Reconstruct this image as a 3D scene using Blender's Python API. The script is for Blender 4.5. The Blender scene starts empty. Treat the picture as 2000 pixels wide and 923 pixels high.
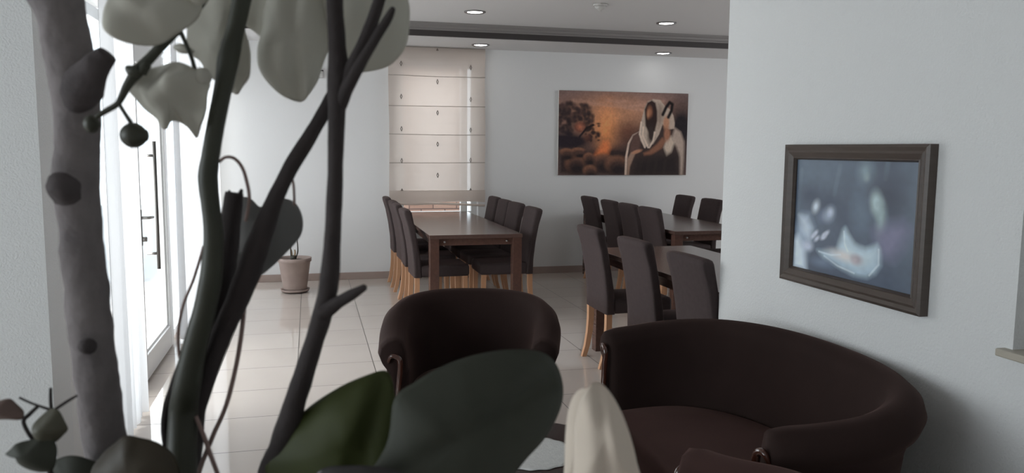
import bpy, bmesh, math, random
import numpy as np
from mathutils import Vector, Matrix, noise
random.seed(7)
C = bpy.context.scene.collection
S = bpy.context.scene

# ------------------------------------------------------------------ camera
F, PITCH, ROLL, YAW, CH = 1544.73, 0.11031, 0.0077387, 0.250554, 1.46
cy, sy = math.cos(YAW), math.sin(YAW)
fw = Vector((sy*math.cos(PITCH), cy*math.cos(PITCH), -math.sin(PITCH)))
rt0 = Vector((cy, -sy, 0)); up0 = rt0.cross(fw)
rt = rt0*math.cos(ROLL) + up0*math.sin(ROLL)
up = -rt0*math.sin(ROLL) + up0*math.cos(ROLL)
CAM = Vector((0, 0, CH))
cd = bpy.data.cameras.new('camera'); cam = bpy.data.objects.new('camera', cd); C.objects.link(cam)
cam.matrix_world = Matrix(((rt.x, up.x, -fw.x, 0), (rt.y, up.y, -fw.y, 0), (rt.z, up.z, -fw.z, CH), (0, 0, 0, 1)))
cd.sensor_width = 36; cd.lens = F/2000*36; cd.clip_start = 0.02; cd.clip_end = 200
cd.dof.use_dof = True; cd.dof.focus_distance = 4.5; cd.dof.aperture_fstop = 13.0
S.camera = cam

def at(x, y, d):
    """point seen at photo pixel x, y at distance d metres along the view axis"""
    return CAM + fw*d + rt*((x-1000)*d/F) + up*((461.5-y)*d/F)

# ------------------------------------------------------------------ light
S.view_settings.view_transform = 'Standard'; S.view_settings.look = 'None'
S.view_settings.exposure = 0.13; S.view_settings.gamma = 1.0
S.view_settings.use_curve_mapping = False
w = bpy.data.worlds.new('World'); S.world = w; w.use_nodes = True
bg = w.node_tree.nodes['Background']; bg.inputs[0].default_value = (0.86, 0.93, 1.0, 1); bg.inputs[1].default_value = 2.6

def area(name, loc, rot, sx, syy, power, col):
    l = bpy.data.lights.new(name, 'AREA'); l.shape = 'RECTANGLE'; l.size = sx; l.size_y = syy
    l.energy = power; l.color = col
    o = bpy.data.objects.new(name, l); o.location = loc; o.rotation_euler = rot; C.objects.link(o); return o
area('daylight_left_windows', (-1.8, 7.2, 1.35), (0, -math.pi/2, 0), 2.3, 6.2, 205, (1.0, 0.98, 0.97))
area('daylight_near_window', (-4.35, .6, 1.6), (0, -math.pi/2, 0), 1.7, 3.4, 58, (0.965, 0.98, 1.0))
area('added_right_fill', (7.35, 5.6, 1.6), (0, math.pi/2, 0), 1.6, 3.0, 26, (1.0, 0.97, 0.95))  # added fill for the far room, behind an invented window opening
area('daylight_blind_window', (1.4, 10.0, 2.95), (-1.0, 0, 0), 1.6, 1.2, 30, (1.0, 0.95, 0.94))

# ------------------------------------------------------------------ materials
def lin(c):
    return tuple(((v/255)/12.92 if v/255 <= .04045 else (((v/255)+.055)/1.055)**2.4) for v in c)
def mat(name, col, rough=.6, metal=0, spec=.5, bump=None, var=None, sheen=0, emis=None, coat=0):
    m = bpy.data.materials.new(name); m.use_nodes = True; nt = m.node_tree
    b = nt.nodes['Principled BSDF']
    c = (*col, 1)
    b.inputs['Base Color'].default_value = c; b.inputs['Roughness'].default_value = rough
    b.inputs['Metallic'].default_value = metal; b.inputs['Specular IOR Level'].default_value = spec
    b.inputs['Sheen Weight'].default_value = sheen; b.inputs['Coat Weight'].default_value = coat
    if sheen: b.inputs['Sheen Tint'].default_value = (.75, .45, .4, 1); b.inputs['Sheen Roughness'].default_value = .4
    if emis:
        b.inputs['Emission Color'].default_value = (*emis[0], 1); b.inputs['Emission Strength'].default_value = emis[1]
    tc = nt.nodes.new('ShaderNodeTexCoord')
    if var:   # (scale, amount, stretch)
        mp = nt.nodes.new('ShaderNodeMapping'); mp.inputs['Scale'].default_value = var[2] if len(var) > 2 else (1, 1, 1)
        n = nt.nodes.new('ShaderNodeTexNoise'); n.inputs['Scale'].default_value = var[0]; n.inputs['Detail'].default_value = 4
        mx = nt.nodes.new('ShaderNodeMix'); mx.data_type = 'RGBA'
        mx.inputs[6].default_value = (*[max(0, v*(1-var[1])) for v in col], 1)
        mx.inputs[7].default_value = (*[min(1, v*(1+var[1])) for v in col], 1)
        nt.links.new(tc.outputs['Object'], mp.inputs[0]); nt.links.new(mp.outputs[0], n.inputs['Vector'])
        nt.links.new(n.outputs[0], mx.inputs[0]); nt.links.new(mx.outputs[2], b.inputs['Base Color'])
    if bump:  # (scale, strength, distance)
        n2 = nt.nodes.new('ShaderNodeTexNoise'); n2.inputs['Scale'].default_value = bump[0]; n2.inputs['Detail'].default_value = 3
        bp = nt.nodes.new('ShaderNodeBump'); bp.inputs['Strength'].default_value = bump[1]; bp.inputs['Distance'].default_value = bump[2]
        nt.links.new(tc.outputs['Object'], n2.inputs['Vector']); nt.links.new(n2.outputs[0], bp.inputs['Height'])
        nt.links.new(bp.outputs[0], b.inputs['Normal'])
    return m
def sheer(name, col, transp, transl, bump=None):
    m = bpy.data.materials.new(name); m.use_nodes = True; nt = m.node_tree; nt.nodes.clear()
    out = nt.nodes.new('ShaderNodeOutputMaterial'); d = nt.nodes.new('ShaderNodeBsdfDiffuse'); t = nt.nodes.new('ShaderNodeBsdfTranslucent')
    tr = nt.nodes.new('ShaderNodeBsdfTransparent'); m1 = nt.nodes.new('ShaderNodeMixShader'); m2 = nt.nodes.new('ShaderNodeMixShader')
    d.inputs[0].default_value = (*col, 1); t.inputs[0].default_value = (*col, 1)
    m1.inputs[0].default_value = transl; m2.inputs[0].default_value = transp
    nt.links.new(d.outputs[0], m1.inputs[1]); nt.links.new(t.outputs[0], m1.inputs[2])
    nt.links.new(m1.outputs[0], m2.inputs[1]); nt.links.new(tr.outputs[0], m2.inputs[2]); nt.links.new(m2.outputs[0], out.inputs[0])
    if bump:
        tc = nt.nodes.new('ShaderNodeTexCoord'); n2 = nt.nodes.new('ShaderNodeTexNoise'); n2.inputs['Scale'].default_value = bump[0]
        bp = nt.nodes.new('ShaderNodeBump'); bp.inputs['Strength'].default_value = bump[1]; bp.inputs['Distance'].default_value = bump[2]
        nt.links.new(tc.outputs['Object'], n2.inputs['Vector']); nt.links.new(n2.outputs[0], bp.inputs['Height'])
        nt.links.new(bp.outputs[0], d.inputs['Normal']); nt.links.new(bp.outputs[0], t.inputs['Normal'])
    return m
def glass_mat():
    m = bpy.data.materials.new('window_glass'); m.use_nodes = True; nt = m.node_tree; nt.nodes.clear()
    out = nt.nodes.new('ShaderNodeOutputMaterial'); g = nt.nodes.new('ShaderNodeBsdfGlossy'); g.inputs['Roughness'].default_value = .02
    tr = nt.nodes.new('ShaderNodeBsdfTransparent'); tr.inputs[0].default_value = (.95, .97, .97, 1)
    mx = nt.nodes.new('ShaderNodeMixShader'); fr = nt.nodes.new('ShaderNodeLayerWeight'); fr.inputs[0].default_value = .5; pw = nt.nodes.new('ShaderNodeMath'); pw.operation = 'POWER'; pw.inputs[1].default_value = 5; ml = nt.nodes.new('ShaderNodeMath'); ml.operation = 'MULTIPLY_ADD'; ml.inputs[1].default_value = .35; ml.inputs[2].default_value = .03; nt.links.new(fr.outputs['Facing'], pw.inputs[0]); nt.links.new(pw.outputs[0], ml.inputs[0])
    nt.links.new(ml.outputs[0], mx.inputs[0]); nt.links.new(tr.outputs[0], mx.inputs[1]); nt.links.new(g.outputs[0], mx.inputs[2])
    nt.links.new(mx.outputs[0], out.inputs[0]); return m
def attr_mat(name, rough=.7, spec=.3, coat=0):
    m = mat(name, (1, 1, 1), rough, spec=spec, coat=coat); nt = m.node_tree
    a = nt.nodes.new('ShaderNodeAttribute'); a.attribute_name = 'paint'
    nt.links.new(a.outputs['Color'], nt.nodes['Principled BSDF'].inputs['Base Color']); return m
def tile_mat():
    m = mat('polished_tile', (.60, .545, .50), .09, spec=.65); nt = m.node_tree; b = nt.nodes['Principled BSDF']
    tc = nt.nodes.new('ShaderNodeTexCoord'); sx = nt.nodes.new('ShaderNodeSeparateXYZ'); nt.links.new(tc.outputs['Object'], sx.inputs[0])
    def M(op, a, bb=None, c=None):
        n = nt.nodes.new('ShaderNodeMath'); n.operation = op
        for i, v in enumerate((a, bb, c)):
            if v is None: continue
            if isinstance(v, (int, float)): n.inputs[i].default_value = v
            else: nt.links.new(v, n.inputs[i])
        return n.outputs[0]
    g = []; ids = []
    for ax, off in ((0, -0.603), (1, 3.885)):
        t = M('DIVIDE', M('SUBTRACT', sx.outputs[ax], off), .5)
        ids.append(M('FLOOR', t))
        f = M('FRACT', t); g.append(M('MINIMUM', f, M('SUBTRACT', 1.0, f)))
    e = M('LESS_THAN', M('MINIMUM', g[0], g[1]), .0055)
    cb = nt.nodes.new('ShaderNodeCombineXYZ'); nt.links.new(ids[0], cb.inputs[0]); nt.links.new(ids[1], cb.inputs[1])
    wn = nt.nodes.new('ShaderNodeTexWhiteNoise'); nt.links.new(cb.outputs[0], wn.inputs[0])
    n = nt.nodes.new('ShaderNodeTexNoise'); n.inputs['Scale'].default_value = 3; nt.links.new(tc.outputs['Object'], n.inputs['Vector'])
    v = M('ADD', M('MULTIPLY', wn.outputs[0], .05), M('MULTIPLY', n.outputs[0], .06))
    mx = nt.nodes.new('ShaderNodeMix'); mx.data_type = 'RGBA'
    mx.inputs[6].default_value = (.58, .51, .46, 1); mx.inputs[7].default_value = (.74, .665, .61, 1); nt.links.new(M('MULTIPLY', v, 5), mx.inputs[0])
    m2 = nt.nodes.new('ShaderNodeMix'); m2.data_type = 'RGBA'; nt.links.new(e, m2.inputs[0]); nt.links.new(mx.outputs[2], m2.inputs[6]); m2.inputs[7].default_value = (.10, .085, .075, 1)
    nt.links.new(m2.outputs[2], b.inputs['Base Color'])
    nt.links.new(M('MULTIPLY_ADD', e, .5, .045), b.inputs['Roughness'])
    return m
def brick_mat():
    m = mat('outside_brick', (.5, .3, .22), .9); nt = m.node_tree; b = nt.nodes['Principled BSDF']
    tc = nt.nodes.new('ShaderNodeTexCoord'); mp = nt.nodes.new('ShaderNodeMapping'); mp.inputs['Rotation'].default_value = (math.pi/2, 0, 0)
    br = nt.nodes.new('ShaderNodeTexBrick'); br.inputs['Scale'].default_value = 1.0
    br.inputs['Brick Width'].default_value = .34; br.inputs['Row Height'].default_value = .15; br.inputs['Mortar Size'].default_value = .008
    br.inputs['Color1'].default_value = (.26, .15, .11, 1); br.inputs['Color2'].default_value = (.32, .2, .15, 1); br.inputs['Mortar'].default_value = (.1, .06, .05, 1)
    nt.links.new(tc.outputs['Object'], mp.inputs[0]); nt.links.new(mp.outputs[0], br.inputs['Vector']); nt.links.new(br.outputs[0], b.inputs['Base Color'])
    return m

M_WALL = mat('white_plaster', (.78, .78, .775), .75, spec=.2, bump=(90, .25, .002))
M_ROUGH = mat('textured_plaster', (.76, .77, .77), .8, spec=.2, bump=(120, .7, .004))
M_CEIL = mat('ceiling_paint', (.66, .645, .635), .85, spec=.15)
M_FLOOR = tile_mat()
M_COVE_D = mat('dark_cove', (.050, .043, .042), .6)  # darker tone of the lower cove step
M_COVE_L = mat('grey_cove_paint', (.24, .225, .22), .45)
M_SKIRT = mat('skirting_tile', (.36, .28, .25), .3, var=(6, .12))
M_PVC = mat('white_pvc', (.82, .84, .85), .3)
M_GLASS = glass_mat()
M_SHEER = sheer('sheer_curtain', (.80, .81, .83), .05, .5)
M_BLIND = sheer('roman_blind_fabric', (.68, .60, .545), .10, .42, (60, .2, .002))
M_HEM = mat('blind_dowel_seam', (.40, .35, .31), .8)
M_DIAM = mat('embroidered_diamond', (.22, .17, .14), .9)
M_METAL = mat('brushed_metal', (.35, .34, .33), .35, metal=1)
M_DMETAL = mat('dark_metal', (.12, .115, .11), .4, metal=.8)
M_CHROME = mat('chrome_ring', (.22, .21, .21), .2, metal=1)
M_LAMP = mat('lamp_lens', (1, 1, 1), .4, emis=((1, .99, .97), 9))
M_FAB = mat('dark_chair_fabric', (.055, .041, .041), .85, spec=.2, bump=(300, .2, .001), var=(40, .18), sheen=.08)
M_BEECH = mat('beech_leg', (.55, .30, .17), .4, var=(8, .15, (1, 1, .15)))
M_WALNUT = mat('walnut_table', (.105, .055, .043), .22, var=(6, .3, (8, .6, 8)), spec=.5)
M_WALNUT_T = mat('walnut_table_top', (.11, .066, .055), .2, var=(6, .2, (8, .6, 8)), spec=.6)
M_VELVET = mat('brown_velvet', (.030, .0185, .0165), .85, spec=.1, bump=(200, .12, .001), var=(5, .25), sheen=.14)
M_SEATV = mat('brown_velvet_seat', (.050, .027, .024), .88, spec=.1, bump=(200, .12, .001), var=(5, .25), sheen=.14)
M_TRIM = mat('polished_mahogany', (.065, .022, .014), .15, spec=.6, coat=.5)
M_CTABLE = mat('coffee_table_veneer', (.040, .020, .018), .3, var=(5, .2))
M_DOILY = mat('white_lace', (.72, .72, .70), .9, bump=(180, .6, .003), var=(70, .15))
M_FRAME = mat('bronze_picture_frame', (.082, .062, .052), .38, spec=.45, var=(12, .25, (1, 1, 6)))
M_POTT = mat('aged_terracotta', (.37, .29, .26), .8, var=(9, .18), bump=(60, .2, .002))
M_SOIL = mat('dark_soil', (.03, .024, .02), .95, bump=(120, .8, .01))
M_DEAD = mat('dry_stem', (.35, .25, .15), .8)
M_DSTEM = mat('dark_plant_stem', (.05, .045, .035), .8)
M_STONE = mat('beige_stone_sill', (.46, .42, .35), .5, var=(8, .12))
M_BARK = mat('grey_bark', (.225, .20, .203), .9, bump=(45, .8, .006), var=(32, .5))
M_TWIG = mat('dark_twig_bark', (.037, .029, .029), .85, bump=(120, .6, .002), var=(40, .3))
M_KNOT = mat('dark_bark_knot', (.085, .072, .074), .9, bump=(60, .8, .004), var=(40, .4))
M_STEM = mat('green_orchid_stem', (.038, .040, .026), .5, var=(30, .25))
M_BUD = mat('orchid_bud', (.045, .046, .032), .5, var=(60, .25))
M_LEAF = mat('orchid_leaf_green', (.048, .058, .018), .55, spec=.22, var=(9, .35, (1, 1, 1)))
M_LEAF2 = mat('orchid_leaf_dark', (.052, .056, .044), .6, spec=.22, var=(10, .3))
M_LEAF3 = mat('brown_green_leaf', (.042, .032, .018), .55, var=(16, .55))
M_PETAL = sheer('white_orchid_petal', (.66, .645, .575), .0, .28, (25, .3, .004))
M_PETAL_SHADE = sheer('shaded_petal', (.21, .205, .20), .0, .12)  # white petal colour darkened to carry the shade
M_CREAM = sheer('cream_petal', (.80, .70, .60), .0, .12, (18, .35, .003))
M_ROOT = mat('pink_aerial_root', (.30, .21, .19), .7)
M_CERAM = mat('dark_ceramic_pot', (.03, .028, .028), .3)
M_WOOD = mat('stand_wood', (.16, .09, .05), .5, var=(5, .25, (6, 6, .6)))
M_SPRIG = mat('sprig_leaf', (.085, .08, .055), .6, var=(30, .25))
M_SPRIGP = mat('sprig_leaf_pinkish', (.17, .115, .10), .6, var=(30, .25))
M_CREAMB = mat('canvas_edge', (.7, .68, .65), .8)
M_DET = mat('detector_plastic', (.55, .54, .52), .5)
M_GROUND = mat('outside_paving', (.5, .5, .5), .9, var=(1.5, .1))

# ------------------------------------------------------------------ helpers
def tag(o, label=None, cat=None, group=None, kind=None):
    if label: o['label'] = label
    if cat: o['category'] = cat
    if group: o['group'] = group
    if kind: o['kind'] = kind
    return o
def empty(name, loc, rz, label, cat, group=None):
    o = bpy.data.objects.new(name, None); C.objects.link(o); o.location = loc; o.rotation_euler = (0, 0, rz)
    o.empty_display_size = .1
    return tag(o, label, cat, group)
def obj(name, bm, m, parent=None, smooth=False, world=False):
    me = bpy.data.meshes.new(name)
    bmesh.ops.recalc_face_normals(bm, faces=bm.faces[:])
    if smooth:
        for f in bm.faces: f.smooth = True
    bm.to_mesh(me); bm.free()
    o = bpy.data.objects.new(name, me); C.objects.link(o)
    me.materials.append(m)
    if parent:
        o.parent = parent
        if world:
            bpy.context.view_layer.update()
            o.matrix_parent_inverse = parent.matrix_world.inverted()
    return o
def B(): return bmesh.new()
def box(bm, x0, x1, y0, y1, z0, z1, bev=0, seg=2):
    r = bmesh.ops.create_cube(bm, size=1)
    vs = r['verts']
    for v in vs:
        v.co = Vector(((x0+x1)/2+v.co.x*(x1-x0), (y0+y1)/2+v.co.y*(y1-y0), (z0+z1)/2+v.co.z*(z1-z0)))
    if bev:
        es = list({e for v in vs for e in v.link_edges})
        bmesh.ops.bevel(bm, geom=es, offset=bev, segments=seg, profile=.5, affect='EDGES')
    return bm
def rings(bm, rs, closed=True, cap0=True, cap1=True):
    vr = [[bm.verts.new(p) for p in r] for r in rs]
    n = len(vr[0])
    for a, b in zip(vr, vr[1:]):
        for i in range(n if closed else n-1):
            j = (i+1) % n
            bm.faces.new((a[i], a[j], b[j], b[i]))
    if cap0: bm.faces.new(list(reversed(vr[0])))
    if cap1: bm.faces.new(vr[-1])
    return bm
def lathe(bm, prof, cx=0, cy_=0, n=32, cap0=True, cap1=True):
    rs = [[(cx+r*math.cos(2*math.pi*i/n), cy_+r*math.sin(2*math.pi*i/n), z) for i in range(n)] for r, z in prof]
    return rings(bm, rs, True, cap0, cap1)
def catmull(pts, sub):
    out = []
    P = [pts[0]] + list(pts) + [pts[-1]]
    for i in range(1, len(P)-2):
        for k in range(sub):
            t = k/sub; p0, p1, p2, p3 = (np.array(P[j], float) for j in (i-1, i, i+1, i+2))
            out.append(.5*((2*p1)+(-p0+p2)*t+(2*p0-5*p1+4*p2-p3)*t*t+(-p0+3*p1-3*p2+p3)*t**3))
    out.append(np.array(pts[-1], float)); return out
def tube(bm, pts, rad, n=10, sub=5, rough=0, tip=False):
    """tube through 3-D points with a radius for each"""
    data = catmull([(*p, r) for p, r in zip(pts, rad)], sub)
    rs = []; prev = None
    for i, d in enumerate(data):
        a = Vector(data[max(0, i-1)][:3]); b = Vector(data[min(len(data)-1, i+1)][:3]); t = (b-a).normalized()
        if prev is None:
            s = t.cross(Vector((0, 1, 0))); s = s.normalized() if s.length > .1 else t.cross(Vector((1, 0, 0))).normalized()
        else: s = (prev - t*prev.dot(t)).normalized()
        prev = s; q = t.cross(s); c = Vector(d[:3]); r = max(d[3], 1e-5)
        ring = []
        for k in range(n):
            an = 2*math.pi*k/n; dr = s*math.cos(an)+q*math.sin(an); rr = r
            if rough:
                pn = (c+dr*r)*55; rr = r*(1+rough*noise.noise(pn)+.5*rough*noise.noise(pn*2.6))
            ring.append(c+dr*rr)
        rs.append(ring)
    if tip:
        c = Vector(data[-1][:3]); rs.append([c+(p-c)*.3+(c-Vector(data[-2][:3])).normalized()*data[-1][3]*.5 for p in rs[-1]])
    return rings(bm, rs)
def pleat(bm, f, nu, z0, z1, nz=2):
    g = [[bm.verts.new((*f(u/nu, k/nz), z0+(z1-z0)*k/nz)) for u in range(nu+1)] for k in range(nz+1)]
    for a, b in zip(g, g[1:]):
        for i in range(nu): bm.faces.new((a[i], a[i+1], b[i+1], b[i]))
    return bm
def copy_tree(o, parent=None):
    c = o.copy(); C.objects.link(c)
    if parent: c.parent = parent
    for ch in list(o.children): copy_tree(ch, c)
    return c
def struct(name, bm, m, smooth=False):
    return tag(obj(name, bm, m, smooth=smooth), kind='structure')

# ------------------------------------------------------------------ room shell
XL, XR, YB, YN, YC = -1.03, 1.88, 8.89, 3.42, 3.355      # glazed wall, right wall, back wall, near-left wall, right wall end
ZS, ZC = 2.57, 2.69                                      # low soffit, main ceiling
struct('floor', box(B(), -4.2, 7.2, -3.2, 9.15, -.1, 0), M_FLOOR)
struct('ceiling', box(B(), -4.2, 7.2, -3.2, 8.0, ZC, ZC+.12), M_CEIL)
struct('ceiling.001', box(B(), -1.3, 7.2, 8.0, 9.15, ZS, ZC+.12), M_CEIL)
# back wall with window hole x .98-1.9  z .70-2.45
bm = B(); WX0, WX1, WZ0, WZ1 = 0.97, 1.87, .68, 2.42
box(bm, -1.3, WX0, YB, YB+.25, 0, ZS); box(bm, WX1, 7.2, YB, YB+.25, 0, ZS)
box(bm, WX0, WX1, YB, YB+.25, 0, WZ0); box(bm, WX0, WX1, YB, YB+.25, WZ1, ZS)
struct('wall_back', bm, M_WALL)
struct('baseboard_back', box(B(), XL+.02, 7.0, YB-.015, YB-.001, 0, .08, .003), M_SKIRT)
# left glazed wall: header, low threshold and piers
bm = B()
box(bm, -1.3, XL+.03, YN+.2, 4.12, 0, ZC)
box(bm, -1.3, XL+.0, 4.12, 8.72, 2.42, ZC); box(bm, -1.3, XL, 8.72, YB, 0, ZS)
struct('wall_left', bm, M_WALL)
struct('wall_front_left', box(B(), -4.0, XL+.032, YN-.03, YN+.2, 0, ZC), M_ROUGH)
bm = B(); box(bm, -4.2, -4.0, -3.2, -1.2, 0, ZC); box(bm, -4.2, -4.0, 2.4, YN+.2, 0, ZC); box(bm, -4.2, -4.0, -1.2, 2.4, 0, .7); box(bm, -4.2, -4.0, -1.2, 2.4, 2.5, ZC)
struct('wall_near_left', bm, M_WALL)
struct('wall_behind_camera', box(B(), -4.0, 7.2, -3.2, -3.0, 0, ZC), M_WALL)
# right wall with the recess and its sill
bm = B(); RY0, RY1, RZ0 = .35, 1.735, .895
box(bm, XR, XR+.10, RY1, YC, 0, ZC)
box(bm, XR, XR+.10, -3.0, RY0, 0, ZC); box(bm, XR, XR+.10, RY0, RY1, 0, RZ0); box(bm, XR, XR+.10, RY0, RY1, 2.35, ZC)
box(bm, XR+.10, XR+.42, RY0-.05, RY1+.05, RZ0-.2, RZ0); box(bm, XR+.10, XR+.42, RY0-.05, RY0, RZ0, 2.4)
box(bm, XR+.10, XR+.42, RY1, RY1+.05, RZ0, 2.4); box(bm, XR+.42, XR+.47, RY0-.05, RY1+.05, RZ0-.2, 2.4)
box(bm, XR+.10, XR+.42, RY0, RY1, 2.35, 2.4)
struct('wall_right', bm, M_ROUGH)
struct('trim_3', box(B(), XR-.03, XR+.42, RY0-.05, RY1+.03, RZ0, RZ0+.022, .004), M_STONE)
bm = B(); box(bm, 7.0, 7.2, -3.0, 4.0, 0, ZC); box(bm, 7.0, 7.2, 7.2, YB, 0, ZC); box(bm, 7.0, 7.2, 4.0, 7.2, 0, .7); box(bm, 7.0, 7.2, 4.0, 7.2, 2.45, ZC)  # unseen wall; its window opening is added to let the fill light in
struct('wall_far_right', bm, M_WALL)
bm = B()
for (y0, y1, z0, z1) in ((4.0, 4.06, .7, 2.45), (7.14, 7.2, .7, 2.45), (5.57, 5.63, .76, 2.39), (4.06, 7.14, .7, .76), (4.06, 7.14, 2.39, 2.45)): box(bm, 7.07, 7.13, y0, y1, z0, z1)
struct('added_window', bm, M_PVC)  # unseen frame for the added opening
# stepped cove between the two ceiling heights
struct('trim_1', box(B(), XL, 7.0, 7.965, 8.0, ZS-.004, ZS+.052), M_COVE_D)
bm = B(); prof = [(8.0, ZS+.052), (7.965, ZS+.052), (7.955, ZS+.066), (7.93, ZS+.07), (7.92, ZS+.09), (7.90, ZS+.098), (7.88, ZS+.1195), (8.0, ZS+.1195)]
rings(bm, [[(XL, y, z) for y, z in prof], [(7.0, y, z) for y, z in prof]])
struct('trim_2', bm, M_COVE_L)

# glazing on the left: frames and panes
def glazed(name, y0, y1, z0, z1, x=XL-.03, mull=()):
    bm = B(); fw_ = .055
    box(bm, x-.03, x+.035, y0, y0+fw_, z0, z1, .004); box(bm, x-.03, x+.035, y1-fw_, y1, z0, z1, .004)
    box(bm, x-.03, x+.035, y0+fw_, y1-fw_, z0, z0+fw_, .004); box(bm, x-.03, x+.035, y0+fw_, y1-fw_, z1-fw_, z1, .004)
    for mz in mull: box(bm, x-.03, x+.035, y0+fw_, y1-fw_, mz-.03, mz+.03, .004)
    o = struct(name, bm, M_PVC)
    obj('pane', box(B(), x-.006, x+.006, y0+.03, y1-.03, z0+.03, z1-.03), M_GLASS, o)
    return o
glazed('window_1', 4.13, 5.02, .02, 2.41, mull=(2.12,))
glazed('window_2', 6.24, 7.45, .02, 2.41, mull=(2.12,))
glazed('window_3', 7.46, 8.71, .02, 2.41, mull=(2.12,))
glazed('window_4', 5.02, 6.23, 2.14, 2.41)
# door leaf and frame
bm = B()
box(bm, XL-.05, XL+.02, 5.025, 5.075, 0, 2.135, .004); box(bm, XL-.05, XL+.02, 6.185, 6.235, 0, 2.135, .004)
box(bm, XL-.05, XL+.02, 5.075, 6.185, 2.09, 2.135, .004); box(bm, XL-.05, XL+.02, 5.075, 6.185, 0, .012)
struct('trim_4', bm, M_PVC)
door = tag(empty('door_1', (0, 0, 0), 0, None, None), kind='structure')
bm = B(); a0, a1 = 5.08, 6.18
box(bm, XL-.04, XL+.035, a0, a0+.125, .015, 2.085, .006); box(bm, XL-.04, XL+.035, a1-.125, a1, .015, 2.085, .006)
box(bm, XL-.04, XL+.035, a0+.125, a1-.125, .015, .17, .006); box(bm, XL-.04, XL+.035, a0+.125, a1-.125, 1.96, 2.085, .006)
for (y0, y1, z0, z1) in ((a0+.12, a0+.145, .16, 1.97), (a1-.145, a1-.12, .16, 1.97), (a0+.14, a1-.14, .16, .185), (a0+.14, a1-.14, 1.945, 1.97)):
    box(bm, XL-.025, XL+.018, y0, y1, z0, z1, .005)
obj('door_frame', bm, M_PVC, door)
obj('pane', box(B(), XL-.008, XL+.004, a0+.13, a1-.13, .17, 1.96), M_GLASS, door)
bm = B(); tube(bm, [(XL+.085, a0+.33, .68), (XL+.085, a0+.33, 1.49)], [.011, .011], 12, 1)
hb = obj('pull_bar', bm, M_DMETAL, door, True)
bm = B()
for z in (.78, 1.40): tube(bm, [(XL+.02, a0+.33, z), (XL+.085, a0+.33, z)], [.009, .009], 10, 1)
obj('bar_mount', bm, M_METAL, hb, True)
bm = B(); box(bm, XL+.033, XL+.045, a0+.05, a0+.085, .86, 1.08, .004)
pl = obj('lock_plate', bm, M_METAL, door)
bm = B(); tube(bm, [(XL+.04, a0+.067, 1.03), (XL+.085, a0+.067, 1.03), (XL+.09, a0+.09, 1.03), (XL+.09, a0+.17, 1.025)], [.009, .009, .009, .008], 10, 3)
obj('lever_handle', bm, M_METAL, pl, True)
bm = B(); tube(bm, [(XL+.04, a0+.067, .90), (XL+.07, a0+.067, .90)], [.016, .014], 12, 1)
obj('lock_cylinder', bm, M_METAL, pl, True)

# outside
struct('ground_outside', box(B(), -14, -1.3, 0, 22, -.15, -.05), M_GROUND)
bw = tag(obj('brick_wall_outside', box(B(), .5, 2.12, 11.2, 11.5, -.1, 2.6), brick_mat()), kind='structure')
struct('ground_behind', box(B(), -1.3, 9, 9.15, 22, -.15, -.05), M_GROUND)
# back window (pvc frame, pane)
bm = B(); yy0, yy1 = YB+.10, YB+.17
box(bm, WX0, WX0+.06, yy0, yy1, WZ0, WZ1, .004); box(bm, WX1-.06, WX1, yy0, yy1, WZ0, WZ1, .004)
box(bm, WX0+.06, WX1-.06, yy0, yy1, WZ0, WZ0+.06, .004); box(bm, WX0+.06, WX1-.06, yy0, yy1, WZ1-.06, WZ1, .004)
box(bm, 1.685, 1.76, yy0-.01, yy1, WZ0+.06, WZ1-.06, .004)
wi = struct('window_5', bm, M_PVC)
obj('pane', box(B(), WX0+.03, WX1-.03, yy0+.03, yy0+.04, WZ0+.03, WZ1-.03), M_GLASS, wi)
struct('trim_5', box(B(), WX0, WX1, YB-.01, YB+.10, WZ0-.02, WZ0+.005, .003), M_STONE)
# window on the left of the near room
bm = B()
for (y0, y1, z0, z1) in ((-1.2, -1.14, .7, 2.5), (2.34, 2.4, .7, 2.5), (.57, .63, .76, 2.44), (-1.14, 2.34, .7, .76), (-1.14, 2.34, 2.44, 2.5)): box(bm, -4.14, -4.07, y0, y1, z0, z1)
wi = struct('window_6', bm, M_PVC)
obj('pane', box(B(), -4.11, -4.10, -1.16, 2.36, .74, 2.46), M_GLASS, wi)

# ------------------------------------------------------------------ curtains
def curtain(y0, y1, x, amp, freq, z0, label, seed):
    rnd = random.Random(seed); ph = [rnd.uniform(0, 6.28) for _ in range(4)]
    def f(u, v):
        yy = y0+(y1-y0)*u
        a = amp*(1-.25*v)
        return (x + a*math.sin(freq*yy+ph[0]+.3*v) + .4*a*math.sin(freq*1.9*yy+ph[1]) + .3*a*math.sin(freq*.43*yy+ph[2]), yy+.012*math.sin(freq*1.3*yy+ph[3])*(1-v))
    bm = pleat(B(), f, int((y1-y0)*160), z0, 2.50, 5)
    e = empty('sheer_curtain', (x, y0, 0), 0, label, 'curtain', 'sheer curtains along the glazed wall')
    c = obj('curtain_cloth', bm, M_SHEER, e, True, world=True)
    bm = B(); tube(bm, [(x, y0-.02, 2.515), (x, y1+.02, 2.515)], [.012, .012], 10, 1); obj('curtain_rail', bm, M_PVC, e, True, world=True)
    return e
curtain(4.10, 4.56, XL+.12, .028, 62, .02, 'gathered white sheer curtain beside the near wall corner, before the door', 1)
curtain(6.22, 8.66, XL+.11, .030, 48, .02, 'wide white sheer curtain between the glazed door and the back wall', 2)

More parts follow.
